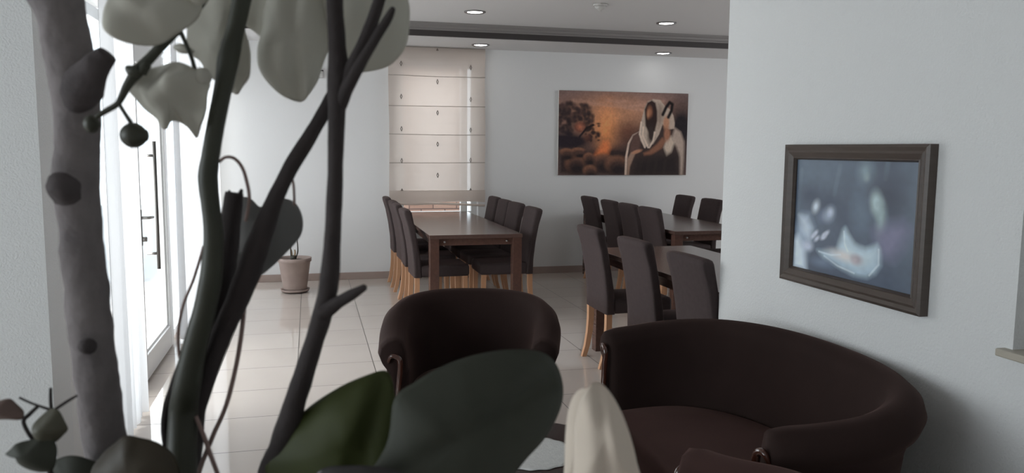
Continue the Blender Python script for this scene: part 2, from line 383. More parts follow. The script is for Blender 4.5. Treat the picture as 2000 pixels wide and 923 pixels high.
# ------------------------------------------------------------------ roman blind
bl = empty('roman_blind', (1.39, 8.83, .80), 0, 'cream roman blind with small brown diamonds, lowered over the back window', 'blind')
X0, X1 = .855, 1.935
dz = [2.56, 2.25, 1.925, 1.61, 1.30, .985]
def bfun(u, v): return 0
bm = B(); NX, NZ = 110, 120; g = []
for k in range(NZ+1):
    z = .86+(2.555-.86)*k/NZ; row = []
    for i in range(NX+1):
        x = X0+.004*math.sin(z*5)+(X1-X0)*i/NX
        e = min(abs(z-q) for q in dz)
        s = .010*(min(e, .12)/.12)
        s += .006*math.sin(x*19+1.3*math.sin(z*2))*(.4+.6*(1-min(1, (z-.86)/1.7)))*min(1, e/.06)
        row.append(bm.verts.new((x, 8.832-s, z)))
    g.append(row)
for a, b in zip(g, g[1:]):
    for i in range(NX): bm.faces.new((a[i], a[i+1], b[i+1], b[i]))
cl = obj('blind_cloth', bm, M_BLIND, bl, True, world=True)
for z in dz[1:]:
    bm = B(); tube(bm, [(X0, 8.828, z+.004*math.sin(z*9)), (1.4, 8.827, z-.003), (X1, 8.828, z+.002)], [.0035]*3, 8, 3)
    obj('blind_dowel', bm, M_HEM, bl, True, world=True)
bm = B()
tube(bm, [(X0, 8.825, .845), (1.15, 8.82, .838), (1.4, 8.82, .842), (X1, 8.825, .815)], [.013]*4, 8, 5)
obj('bottom_fold', bm, M_BLIND, bl, True, world=True)
bm = B()
g = [[bm.verts.new((X0+(X1-X0)*i/40, 8.815+.006*math.sin(i*.5)*(k/3)-.012*math.sin(k/3*math.pi), .99-(.135+.012*math.sin(i*.16))*k/3)) for i in range(41)] for k in range(4)]
for a, b in zip(g, g[1:]):
    for i in range(40): bm.faces.new((a[i], a[i+1], b[i+1], b[i]))
obj('lower_flap', bm, M_BLIND, bl, True, world=True)
obj('head_rail', box(B(), X0, X1, 8.835, 8.885, 2.535, 2.567, .003), M_HEM, bl, world=True)
def diamond(x, z, h=.032, wd=.014, half=False):
    bm = B()
    outer = [(0, h), (wd, 0), (0, -h), (-wd, 0)]; inner = [(0, h*.55), (wd*.5, 0), (0, -h*.55), (-wd*.5, 0)]
    if half: outer = [(0, h*.8), (wd, -.002), (0, -.006), (-wd, -.002)]; inner = [(0, h*.3), (wd*.3, 0), (0, -.002), (-wd*.3, 0)]
    va = [bm.verts.new((x+p, 8.806, z+q)) for p, q in outer]; vb = [bm.verts.new((x+p, 8.806, z+q)) for p, q in inner]
    for i in range(4): bm.faces.new((va[i], va[(i+1) % 4], vb[(i+1) % 4], vb[i]))
    bmesh.ops.solidify(bm, geom=bm.faces[:], thickness=.002)
    obj('diamond_motif', bm, M_DIAM, bl, world=True)
for z in (2.53, 2.19, 1.85, 1.505, 1.16): diamond(1.39, z, half=(z > 2.5))
for z in (2.375, 2.02, 1.67, 1.32): diamond(.99, z)
for z in (2.355, 2.005, 1.665, 1.33): diamond(1.765, z)
diamond(.99, .992, half=True); diamond(1.765, .992, half=True)

# ------------------------------------------------------------------ painted pictures
class Canvas:
    def __init__(s, w, h, col):
        s.w, s.h = w, h; s.a = np.zeros((h, w, 3)); s.a[:] = lin(col)
        s.Y, s.X = np.mgrid[0:h, 0:w]; s.X = s.X/(w-1); s.Y = s.Y/(h-1)        # 0..1, y down
    def mix(s, m, col): s.a = s.a*(1-m[..., None])+np.array(lin(col))*m[..., None]
    def ell(s, cx, cy, rx, ry, col, soft=.3, rot=0, op=1):
        asp = s.w/s.h; dx = (s.X-cx)*asp; dy = s.Y-cy; c, q = math.cos(rot), math.sin(rot)
        u = (dx*c+dy*q)/(rx*asp); v = (-dx*q+dy*c)/ry; d = np.sqrt(u*u+v*v)
        s.mix(np.clip((1+soft-d)/(2*soft+1e-6), 0, 1)**1.3*op, col)
    def poly(s, pts, col, soft=.012, op=1):
        asp = s.w/s.h; px = [p[0]*asp for p in pts]; py = [p[1] for p in pts]; X = s.X*asp; Y = s.Y
        ins = np.zeros(X.shape, bool); dist = np.full(X.shape, 9.)
        n = len(pts)
        for i in range(n):
            x1, y1, x2, y2 = px[i], py[i], px[(i+1) % n], py[(i+1) % n]
            cond = ((y1 > Y) != (y2 > Y)) & (X < (x2-x1)*(Y-y1)/((y2-y1) or 1e-9)+x1); ins ^= cond
            L = (x2-x1)**2+(y2-y1)**2+1e-12; t = np.clip(((X-x1)*(x2-x1)+(Y-y1)*(y2-y1))/L, 0, 1)
            dist = np.minimum(dist, np.hypot(X-x1-t*(x2-x1), Y-y1-t*(y2-y1)))
        sd = np.where(ins, dist, -dist); s.mix(np.clip(.5+sd/(2*soft), 0, 1)*op, col)
    def line(s, pts, wd, col, op=1):
        asp = s.w/s.h; X = s.X*asp; Y = s.Y; dist = np.full(X.shape, 9.)
        for (x1, y1), (x2, y2) in zip(pts, pts[1:]):
            x1 *= asp; x2 *= asp; L = (x2-x1)**2+(y2-y1)**2+1e-12; t = np.clip(((X-x1)*(x2-x1)+(Y-y1)*(y2-y1))/L, 0, 1)
            dist = np.minimum(dist, np.hypot(X-x1-t*(x2-x1), Y-y1-t*(y2-y1)))
        s.mix(np.clip(1.5-dist/wd, 0, 1)*op, col)
    def grain(s, amt, sc=18, seed=3):
        rng = np.random.RandomState(seed); n = rng.rand(sc, int(sc*s.w/s.h)+1)
        yi = s.Y*(n.shape[0]-1.001); xi = s.X*(n.shape[1]-1.001); y0 = yi.astype(int); x0 = xi.astype(int); fy = yi-y0; fx = xi-x0
        v = n[y0, x0]*(1-fy)*(1-fx)+n[y0+1, x0]*fy*(1-fx)+n[y0, x0+1]*(1-fy)*fx+n[y0+1, x0+1]*fy*fx
        s.a *= (1+amt*(v-.5)*2)[..., None]
    def mesh(s, name, origin, ux, uz, m, parent):
        me = bpy.data.meshes.new(name); w, h = s.w, s.h
        P = np.array(origin)[None, None]+s.X[..., None]*np.array(ux)+(1-s.Y)[..., None]*np.array(uz)
        idx = np.arange(w*h).reshape(h, w)
        fc = np.stack([idx[1:, :-1], idx[1:, 1:], idx[:-1, 1:], idx[:-1, :-1]], -1).reshape(-1, 4)
        me.from_pydata(P.reshape(-1, 3).tolist(), [], fc.tolist())
        ca = me.color_attributes.new('paint', 'FLOAT_COLOR', 'POINT')
        col = np.ones((w*h, 4), np.float32); col[:, :3] = s.a.reshape(-1, 3); ca.data.foreach_set('color', col.ravel())
        me.materials.append(m); o = bpy.data.objects.new(name, me); C.objects.link(o)
        if parent:
            o.parent = parent; bpy.context.view_layer.update(); o.matrix_parent_inverse = parent.matrix_world.inverted()
        return o

# canvas print on the back wall: evening river landscape with flock and a robed herdsman (generic)
c = Canvas(480, 286, (112, 92, 88))
c.ell(.5, .0, .8, .16, (112, 94, 92), .7); c.ell(.45, .25, .40, .20, (166, 122, 100), .9); c.ell(.38, .40, .20, .24, (196, 138, 100), 1, op=.9)
c.ell(.36, .50, .07, .26, (226, 146, 92), 1.0)
for (x0, y0, ln, o) in ((.22, .15, .5, .35), (.35, .10, .45, .3), (.5, .19, .35, .4), (.1, .11, .4, .25), (.42, .14, .3, .35)): c.line([(x0, y0), (x0+ln*.5, y0+.025), (x0+ln, y0)], .018, (184, 142, 124), o)
c.grain(.10, 22, 2)
c.ell(.62, .60, .20, .22, (60, 44, 42), .7); c.ell(.53, .48, .07, .12, (98, 62, 50), .9, op=.7); c.ell(.95, .42, .12, .34, (38, 33, 36), .6)
rng = random.Random(5)
for i in range(150):
    a = rng.uniform(0, 6.28); r = rng.random()**.5
    c.ell(.11+.15*r*math.cos(a), .32+.20*r*math.sin(a), rng.uniform(.010, .026), rng.uniform(.015, .038), rng.choice([(58, 46, 46), (46, 38, 40), (72, 54, 52)]), .6, op=.7)
for i in range(36): c.ell(.25+rng.uniform(-.045, .055), .47+rng.uniform(-.12, .12), rng.uniform(.010, .022), rng.uniform(.012, .024), (54, 40, 38), .6, op=.85)
c.ell(.16, .43, .030, .05, (182, 108, 82), .8, op=.8); c.ell(.21, .56, .025, .04, (190, 120, 90), .9, op=.6)
c.line([(.13, .66), (.16, .54), (.21, .44), (.26, .40)], .012, (40, 30, 30))
c.ell(.06, .60, .24, .12, (42, 35, 40), .5)
c.poly([(0, .68), (.25, .69), (.45, .66), (.60, .70), (1, .70), (1, 1), (0, 1)], (56, 44, 43), .05)
c.poly([(.34, .60), (.38, .60), (.39, .67), (.375, .74), (.28, .76), (.31, .68)], (214, 122, 76), .04)
for (x, y, rx, ry) in ((.13, .86, .075, .10), (.34, .84, .09, .09), (.45, .87, .09, .10), (.06, .72, .05, .04), (.15, .70, .05, .03), (.23, .78, .04, .05), (.24, .94, .05, .06)):
    c.ell(x, y, rx*1.02, ry*1.06, (132, 92, 72), .22, op=.85); c.ell(x+.008, y+.030, rx, ry, (78, 58, 52), .45); c.ell(x+.012, y+.07, rx*.9, ry*.75, (42, 35, 36), .6)
c.grain(.09, 70, 9)
# robed figure
c.poly([(.51, 1), (.512, .78), (.53, .61), (.565, .51), (.625, .46), (.70, .40), (.80, .36), (.896, .43), (.947, .47), (.977, .59), (.975, 1)], (62, 50, 48), .012)
c.poly([(.51, 1), (.512, .78), (.53, .61), (.565, .51), (.625, .46), (.62, .475), (.575, .525), (.545, .62), (.53, .76), (.527, 1)], (196, 172, 156), .006)
c.poly([(.53, .80), (.56, .72), (.60, .70), (.58, .78), (.55, .90), (.545, 1), (.53, 1)], (150, 122, 106), .012)
c.poly([(.62, .46), (.565, .52), (.545, .64), (.55, .72), (.62, .70), (.63, .58)], (92, 70, 64), .02)
c.poly([(.90, .42), (.947, .47), (.977, .59), (.978, .80), (.972, 1), (.95, 1), (.945, .78), (.92, .66), (.875, .55)], (164, 146, 134), .02)
c.poly([(.815, .66), (.83, .56), (.87, .52), (.90, .60), (.875, .72), (.84, .76)], (186, 168, 152), .02)
c.poly([(.63, .36), (.645, .24), (.658, .17), (.68, .105), (.722, .076), (.777, .085), (.815, .157), (.86, .20), (.885, .27), (.897, .36), (.895, .43), (.85, .44), (.80, .38), (.775, .50), (.73, .62), (.66, .66), (.63, .58), (.615, .50)], (172, 154, 140), .008)
c.poly([(.76, .12), (.80, .16), (.80, .34), (.77, .42), (.755, .30)], (140, 122, 110), .03)
c.poly([(.655, .20), (.675, .12), (.71, .09), (.74, .12), (.755, .22), (.757, .34), (.74, .46), (.70, .50), (.665, .40), (.66, .30)], (50, 36, 34), .012)
c.ell(.695, .24, .022, .075, (140, 94, 72), .5); c.ell(.684, .26, .010, .045, (178, 128, 98), .7, op=.7); c.ell(.712, .36, .030, .07, (46, 34, 32), .5); c.ell(.712, .50, .028, .12, (56, 46, 44), .5)
for a, b, q in (((.632, .36), (.622, .50), (.665, .66)), ((.648, .42), (.645, .52), (.69, .66)), ((.74, .48), (.73, .58), (.70, .66))): c.line([a, b, q], .012, (206, 186, 170), .8)
c.poly([(.655, .73), (.70, .70), (.76, .62), (.80, .54), (.83, .58), (.80, .67), (.72, .75), (.66, .76)], (128, 88, 70), .015)
c.ell(.83, .36, .026, .085, (172, 126, 100), .35); c.ell(.838, .50, .026, .09, (150, 104, 82), .4); c.ell(.60, .715, .042, .022, (170, 124, 100), .4, rot=-.3)
c.line([(.80, .26), (.825, .17), (.852, .112), (.874, .135), (.868, .21), (.845, .29)], .020, (30, 24, 25))
c.poly([(.60, .82), (.80, .76), (.93, .74), (.94, 1), (.585, 1)], (38, 33, 34), .06, .85)
for x in (.64, .70, .76, .83): c.line([(x, .82), (x-.015, 1)], .02, (56, 47, 45), .4)
c.grain(.08, 60, 4); c.a = np.clip(c.a*1.45, 0, .92)
pic = empty('canvas_picture', (2.81, 8.86, 1.155), 0, 'frameless canvas picture of a robed herdsman at sunset on the back wall', 'picture')
obj('stretched_canvas', box(B(), 2.815, 4.455, 8.862, 8.889, 1.157, 2.138, .002, 1), M_CREAMB, pic, world=True)
c.mesh('picture_print', (2.816, 8.8605, 1.158), (1.638, 0, 0), (0, 0, .979), attr_mat('canvas_print_paint', .75, .2), pic)

# framed print on the right wall: pale figures round a bright cloth (generic)
c = Canvas(340, 290, (76, 88, 106))
c.ell(.12, .15, .35, .35, (96, 112, 128), .95, op=.7); c.ell(.5, .98, .6, .18, (62, 74, 94), .9, op=.7); c.ell(.98, .3, .10, .6, (104, 118, 130), .9, op=.5); c.ell(.45, .45, .12, .2, (64, 76, 96), .9, op=.7)
c.grain(.06, 9)
for (x0, y0, x1, y1) in ((.05, .1, .03, .5), (.40, .05, .36, .3), (.77, .02, .76, .14)): c.line([(x0, y0), (x1, y1)], .02, (108, 124, 138), .4)
c.ell(.61, .10, .055, .085, (126, 146, 156), .8, op=.9); c.ell(.62, .14, .02, .03, (150, 166, 168), .9, op=.7); c.ell(.60, .40, .075, .17, (100, 118, 136), .8, op=.8)
c.ell(.15, .33, .13, .12, (58, 70, 90), .8); c.ell(.33, .38, .09, .09, (60, 72, 92), .8)
c.poly([(.03, .60), (.07, .50), (.14, .50), (.185, .60), (.17, .74), (.13, .86), (.12, 1), (.0, .97), (.0, .76)], (134, 150, 170), .05)
c.poly([(.05, .52), (.12, .53), (.17, .62), (.15, .72), (.08, .66)], (168, 180, 192), .04)
c.poly([(.0, .74), (.05, .70), (.11, .82), (.135, 1), (.0, 1)], (176, 188, 198), .04)
c.ell(.20, .42, .030, .055, (176, 186, 196), .7, rot=.35); c.ell(.27, .50, .04, .05, (100, 112, 134), .8); c.ell(.325, .47, .042, .065, (146, 158, 176), .7, rot=.4); c.ell(.335, .45, .022, .03, (170, 178, 192), .9, op=.8)
for (x, y, ro) in ((.19, .68, -.9), (.21, .655, -.9), (.225, .70, -.8), (.29, .655, -.7), (.31, .64, -.8), (.285, .68, -.6)): c.ell(x, y, .030, .018, (172, 178, 192), .6, rot=ro)
c.ell(.14, .78, .05, .045, (164, 172, 188), .6)
c.ell(.78, .28, .14, .17, (54, 62, 80), .8)
c.ell(.705, .34, .045, .095, (158, 178, 180), .6, rot=-.15); c.ell(.745, .47, .035, .12, (140, 160, 162), .8); c.ell(.72, .33, .03, .03, (132, 150, 156), .9, op=.6)
c.poly([(.70, .56), (.78, .50), (.90, .46), (.95, .52), (.90, .66), (.84, .76), (.74, .74)], (112, 112, 138), .07)
c.poly([(.235, .80), (.33, .79), (.41, .77), (.44, .66), (.47, .565), (.50, .62), (.55, .69), (.64, .71), (.725, .66), (.755, .74), (.76, .82), (.72, .90), (.66, .945), (.56, .95), (.46, .92), (.36, .88), (.29, .86)], (146, 166, 180), .03)
c.poly([(.43, .74), (.465, .60), (.51, .67), (.58, .73), (.68, .73), (.73, .70), (.70, .82), (.60, .88), (.48, .84)], (172, 188, 196), .05, .9)
c.ell(.47, .805, .12, .045, (186, 184, 184), .7, rot=.1); c.ell(.575, .815, .042, .042, (150, 144, 154), .6); c.ell(.56, .82, .025, .03, (176, 166, 170), .8, op=.7)
for a, b, q in (((.30, .84), (.42, .90), (.56, .93)), ((.25, .81), (.36, .82), (.44, .80)), ((.74, .70), (.745, .82), (.68, .92)), ((.46, .60), (.47, .70), (.50, .76))): c.line([a, b, q], .008, (190, 200, 206), .5)
c.ell(.28, .90, .09, .04, (104, 120, 142), .8, op=.8)
c.grain(.07, 26, 8); c.a = np.clip(c.a*(1.12+1.0*c.a.mean(axis=2, keepdims=True)), 0, .92)
FY0, FY1, FZ0, FZ1 = 2.05, 2.82, .945, 1.485
fp = empty('framed_picture', (XR, 2.43, FZ0), 0, 'bronze framed bluish picture of pale figures hanging above the brown sofa', 'picture')
bm = B()
prof = [(0, 0), (0, .030), (.010, .036), (.022, .030), (.030, .033), (.040, .027), (.048, .022), (.052, .024), (.058, .014), (.058, 0)]
rs = []
for (cyy, czz, dy, dz_) in ((FY0, FZ0, 1, 1), (FY1, FZ0, -1, 1), (FY1, FZ1, -1, -1), (FY0, FZ1, 1, -1)):
    rs.append([(XR-.001-h, cyy+dy*t, czz+dz_*t) for t, h in prof])
vr = [[bm.verts.new(p) for p in r] for r in rs]
for k in range(4):
    a, b = vr[k], vr[(k+1) % 4]
    for i in range(len(prof)): j = (i+1) % len(prof); bm.faces.new((a[i], a[j], b[j], b[i]))
obj('picture_frame', bm, M_FRAME, fp, world=True)
c.mesh('picture_print', (XR-.010, FY1-.055, FZ0+.055), (0, -(FY1-FY0-.11), 0), (0, 0, FZ1-FZ0-.11), attr_mat('framed_print_paint', .45, .35, .0), fp)

# ------------------------------------------------------------------ ceiling fittings
def downlight(loc, label):
    e = empty('recessed_downlight', loc, 0, label, 'light', 'recessed ceiling downlights')
    bm = B(); lathe(bm, [(.070, 0), (.098, 0), (.097, -.007), (.088, -.011), (.070, -.006)], cap0=False, cap1=False)
    obj('trim_ring', bm, M_CHROME, e, True)
    bm = B(); lathe(bm, [(.071, -.001), (.071, -.004), (.04, -.009), (.012, -.010)]); obj('lamp_lens', bm, M_LAMP, e, True)
downlight((1.48, 7.20, ZC), 'lit round downlight in the higher ceiling, left of the two before the dark cove')
downlight((3.40, 7.28, ZC), 'lit round downlight in the higher ceiling, near the right wall corner')
downlight((1.81, 8.50, ZS), 'lit round downlight in the low soffit directly above the roman blind')
downlight((3.98, 8.58, ZS), 'lit round downlight in the low soffit above the canvas picture')
e = empty('smoke_detector', (2.43, 6.52, ZC), 0, 'white smoke detector dome on the ceiling between the downlights', 'smoke detector')
bm = B(); lathe(bm, [(.062, 0), (.062, -.012), (.055, -.018)]); obj('mounting_base', bm, M_DET, e, True)
bm = B(); lathe(bm, [(.048, -.017), (.046, -.030), (.030, -.044), (.014, -.050), (.010, -.060), (.003, -.062)]); obj('sensor_dome', bm, M_DET, e, True)
# small emergency light high on the back wall
e = empty('emergency_light', (.07, 8.88, 2.20), 0, 'small cream emergency light high on the back wall behind the thin branch', 'light')
obj('light_housing', box(B(), -.05, .09, -.04, .008, .0, .07, .006), M_DET, e)
obj('top_cap', box(B(), -.055, .095, -.043, .008, .07, .082, .003), M_DMETAL, e)

# ------------------------------------------------------------------ dining chairs (face local +x)
def make_chair():
    t = empty('dining_chair', (0, 0, 0), 0, 'x', 'chair')
    # backrest: side profile swept across width, ends rounded
    prof = [(-.215, .372), (-.218, .50), (-.236, .65), (-.264, .80), (-.295, .905), (-.298, .930), (-.290, .941), (-.268, .945), (-.243, .941), (-.233, .925), (-.208, .80), (-.180, .65), (-.158, .52), (-.150, .40), (-.150, .372)]
    ctr = Vector((-.2, .66))
    rs = []
    for y, ins, top in ((-.200, .020, .026), (-.198, .008, .014), (-.188, .001, .004), (-.15, 0, 0), (0, -.002, -.002), (.15, 0, 0), (.188, .001, .004), (.198, .008, .014), (.200, .020, .026)):
        ring = []
        for x, z in prof:
            mid = -.183-.085*max(0, (z-.372)/.57)**1.35
            xx = mid+(x-mid)*(1-ins/.035); zz = z-(top if z > .9 else top*max(0, (z-.80)/.1) if z > .8 else 0)
            ring.append((xx, y, zz))
        rs.append(ring)
    obj('backrest', rings(B(), rs), M_FAB, t, True)
    bm = B(); box(bm, -.165, .262, -.198, .198, .372, .472, .026, 4)
    for v in bm.verts:
        if v.co.z > .45: v.co.z += .012*max(0, 1-((v.co.x-.05)/.22)**2)*max(0, 1-(v.co.y/.21)**2)
    obj('seat', bm, M_FAB, t, True)
    def leg(stations):
        rs = []
        for x, y, z, h in stations: rs.append([(x-h, y-h, z), (x+h, y-h, z), (x+h, y+h, z), (x-h, y+h, z)])
        return rings(B(), rs)
    for s in (-1, 1):
        obj('leg', leg([(.225, s*.172, .375, .020), (.228, s*.172, .18, .0185), (.232, s*.172, 0, .015)]), M_BEECH, t)
        obj('leg', leg([(-.190, s*.172, .375, .020), (-.190, s*.172, .28, .020), (-.197, s*.172, .18, .019), (-.213, s*.172, .08, .0175), (-.236, s*.172, 0, .016)]), M_BEECH, t)
    return t
chair0 = make_chair(); first = [True]
def chair(x, y, rz, label, group):
    t = chair0 if first[0] else copy_tree(chair0); first[0] = False
    t.location = (x, y, 0); t.rotation_euler = (0, 0, rz); t['label'] = label; t['group'] = group
    return t
GA, GB, GC = 'chairs around the table under the blind', 'chairs on the left of the nearest dining table', 'chairs around the far right table'
PI = math.pi
ords = ['nearest', 'second', 'third', 'farthest']
for i, (x, y, r) in enumerate(((1.05, 6.78, .02), (1.055, 7.42, -.02), (1.06, 7.84, .02), (1.055, 8.46, 0))):
    chair(x, y, r, f'dark fabric chair left of the table before the blind, {ords[i]} to camera', GA)
for i, (x, y, r) in enumerate(((1.67, 6.80, PI), (1.68, 7.42, PI+.03), (1.67, 7.84, PI), (1.68, 8.36, PI))):
    chair(x, y, r, f'dark fabric chair right of the table before the blind, {ords[i]} to camera', GA)
for i, (x, y, r) in enumerate(((2.09, 3.57, .02), (2.10, 4.28, .02), (2.10, 5.03, 0))):
    chair(x, y, r, ['dark fabric chair beside the white wall corner, its back nearest camera', 'dark fabric chair at nearest dining table, middle of three', 'dark fabric chair at nearest dining table, with both beech back legs fully visible'][i], GB)
for i, (x, y, r) in enumerate(((3.25, 6.64, .02), (3.25, 7.13, 0), (3.25, 7.62, -.02), (3.26, 8.27, .02))):
    chair(x, y, r, f'dark fabric chair left of the table under the canvas picture, {ords[i]} to camera', GC)
for i, (x, y, r) in enumerate(((3.93, 7.02, PI), (3.92, 7.68, PI+.02), (3.93, 8.34, PI))):
    chair(x, y, r, ['dark fabric chair on right side of far right table, cut off by the wall corner', 'dark fabric chair on right side of far right table, middle one', 'dark fabric chair on right side of far right table, closest to back wall'][i], GC)

# ------------------------------------------------------------------ dining tables
def table(x0, x1, y0, y1, label):
    t = empty('dining_table', ((x0+x1)/2, (y0+y1)/2, 0), 0, label, 'table', 'long brown dining tables')
    a, b = (x1-x0)/2, (y1-y0)/2
    obj('tabletop', box(B(), -a, a, -b, b, .718, .750, .003), M_WALNUT_T, t)
    l = .082
    for sx in (-1, 1):
        for s2 in (-1, 1):
            xa, xb = sorted((sx*(a-.004), sx*(a-l))); ya, yb = sorted((s2*(b-.004), s2*(b-l)))
            obj('leg', box(B(), xa, xb, ya, yb, 0, .718, .003), M_WALNUT, t)
    for s in (-1, 1):
        ya, yb = sorted((s*(b-.03), s*(b-.05))); xa, xb = sorted((s*(a-.03), s*(a-.05)))
        obj('apron', box(B(), -a+l, a-l, ya, yb, .66, .718), M_WALNUT, t)
        obj('apron', box(B(), xa, xb, -b+l, b-l, .66, .718), M_WALNUT, t)
    for s in (-1, 1):
        bm = B(); tube(bm, [(s*(a-.13), -b+.02, .69), (s*(a-.13), -b+.033, .69)], [.008, .008], 10, 1); obj('bolt_cap', bm, M_METAL, t, True)
table(.94, 1.73, 6.40, 8.80, 'long dark brown table with reflections, directly before the roman blind')
table(1.985, 2.76, 3.28, 5.38, 'brown table behind the sofa, partly hidden by the white wall corner')
table(3.10, 3.88, 6.34, 8.76, 'brown table under the canvas picture with chairs on both long sides')

# ------------------------------------------------------------------ tub armchair and sofa
def tub(name, loc, rz, a, L, b, hb, ha, label, cat, group=None, seatz=.42, mat_v=M_VELVET):
    t = empty(name, loc, rz, label, cat, group)
    # plan path, local: front is -y. arms from (-a,-L) to (-a,0), rounded back, to (a,-L)
    pts = []
    for k in range(9): pts.append((-a*(1-.03*(1-k/9)**2), -L+L*k/9))
    N = 44
    e = .90 if a > .45 else .86
    for k in range(N+1):
        th = PI-PI*k/N; cx_, sx_ = math.cos(th), math.sin(th)
        pts.append((a*math.copysign(abs(cx_)**e, cx_), b*abs(sx_)**e))
    for k in range(8, -1, -1): pts.append((a*(1-.03*(1-k/9)**2), -L+L*k/9))
    P = catmull(pts, 2)
    # resample evenly
    d = [0]
    for i in range(1, len(P)): d.append(d[-1]+np.linalg.norm(P[i]-P[i-1]))
    tot = d[-1]; NU = 96; Q = []
    for k in range(NU+1):
        s = tot*k/NU; Q.append((np.interp(s, d, [p[0] for p in P]), np.interp(s, d, [p[1] for p in P])))
    def nrm(i):
        x0, y0 = Q[max(0, i-1)]; x1, y1 = Q[min(NU, i+1)]; tx, ty = x1-x0, y1-y0; m = math.hypot(tx, ty); return (-ty/m, tx/m)
    rs = []; inner = []
    for i, (x, y) in enumerate(Q):
        nx, ny = nrm(i)
        f = (y+L)/(b+L); f = max(0, min(1, f)); sm = f*f*(3-2*f)
        H = ha+(hb-ha)*sm
        lean = .045*sm
        fr = min(1, min(i, NU-i)/3.0)                 # soft front end of the arms
        sc = .82+.18*math.sin(fr*PI/2)
        prof = [(-.055, .20), (-.055, seatz-.05), (-.058+lean*.3, seatz+.10), (-.052+lean*.7, H-.14), (-.046+lean, H-.06), (-.030+lean, H-.018), (0+lean, H), (.036+lean, H-.008), (.066+lean, H-.034), (.076+lean, H-.068), (.064+lean, H-.100), (.042+lean*.9, H-.125), (.036+lean*.7, H-.17), (.032, .34), (.022, .12), (-.055, .12)]
        rs.append([(x+nx*o*sc, y+ny*o*sc, z-(1-sc)*.05*(z > H-.2)) for o, z in prof])
        inner.append((x-nx*.052, y-ny*.052))
    obj('backrest_shell', rings(B(), rs), mat_v, t, True)
    # seat cushion
    def seat_mesh(z0, z1, off, front):
        out = [(x, y) for x, y in inner[::2]]
        xs = [inner[-1][0]+(inner[0][0]-inner[-1][0])*k/12 for k in range(1, 12)]
        for x in xs: out.append((x, -L-front*(1-(x/a)**2)**.5))
        cxx = 0; cyy = sum(p[1] for p in out)/len(out)
        rr = []
        for s, z in ((.97, z0), (1.0, z0+.02), (1.0, z1-.035), (.975, z1-.010), (.93, z1), (.6, z1+.012), (.25, z1+.016)):
            rr.append([(cxx+(x-cxx)*s, cyy+(y-cyy)*s, z) for x, y in out])
        return rings(B(), rr)
    obj('seat', seat_mesh(.24, seatz, 0, .045), M_SEATV, t, True)
    obj('seat_base', seat_mesh(.10, .235, 0, .02), mat_v, t, True)
    # carved wooden arm fronts
    for s in (-1, 1):
        bm = B(); x = s*a*.97; y = -L-.012
        path = [(x+s*.030, y+.004, ha-.100), (x+s*.016, y-.004, ha-.070), (x-s*.008, y-.006, ha-.072), (x-s*.022, y-.006, ha-.095), (x-s*.018, y-.008, ha-.18), (x-s*.004, y-.008, .30), (x-s*.002, y-.006, .12)]
        tube(bm, path, [.006, .010, .011, .012, .012, .012, .012], 10, 6)
        obj('arm_trim', bm, M_TRIM, t, True)
    for sx in (-1, 1):
        for yy in (-L+.05, b-.10):
            bm = B(); lathe(bm, [(.016, 0), (.020, .03), (.026, .13)], sx*(a-.06), yy, 12); obj('leg', bm, M_TRIM, t, True)
    return t
tub('tub_armchair', (.685, 3.42, 0), -.24, .318, .20, .36, .77, .655, 'dark brown velvet tub armchair facing camera in front of the dining table', 'armchair', 'brown tub seating', .41)
tub('tub_sofa', (1.335, 2.38, 0), -PI/2, .60, .17, .418, .775, .735, 'dark brown velvet two seat sofa against the right wall below the framed picture', 'sofa', 'brown tub seating', .42)
tub('tub_armchair', (.745, 1.65, 0), 3.3, .300, .22, .33, .74, .655, 'brown velvet armchair at bottom edge, only its rounded arm showing before sofa', 'armchair', 'brown tub seating', .41, M_SEATV)

# coffee table and doily
t = empty('coffee_table', (.66, 2.44, 0), 0, 'round dark brown coffee table between armchair and sofa, mostly behind the leaves', 'table')
bm = B(); lathe(bm, [(.05, .415), (.34, .418), (.352, .428), (.352, .440), (.345, .449), (.05, .450)], n=64); obj('tabletop', bm, M_CTABLE, t, True)
bm = B(); lathe(bm, [(.04, .04), (.045, .1), (.030, .2), (.045, .32), (.10, .416)], n=24); obj('pedestal', bm, M_CTABLE, t, True)
for k in range(4):
    an = PI/4+k*PI/2; bm = B(); tube(bm, [(.03*math.cos(an), .03*math.sin(an), .09), (.14*math.cos(an), .14*math.sin(an), .07), (.25*math.cos(an), .25*math.sin(an), .014)], [.018, .018, .014], 10, 4)
    obj('leg', bm, M_CTABLE, t, True)
bm = B(); n = 96
rr = []
for s, z in ((1.0, .4515), (1.0, .4535), (.90, .455), (.6, .4545), (.2, .4545)):
    rr.append([(.70+.145*s*(1+.022*math.sin(16*2*PI*i/n)*(s > .85))*math.cos(2*PI*i/n), 2.45+.145*s*(1+.022*math.sin(16*2*PI*i/n)*(s > .85))*math.sin(2*PI*i/n), z) for i in range(n)])
rings(bm, rr); tag(obj('lace_doily', bm, M_DOILY, None, True), 'round white lace doily lying on the coffee table', 'doily')

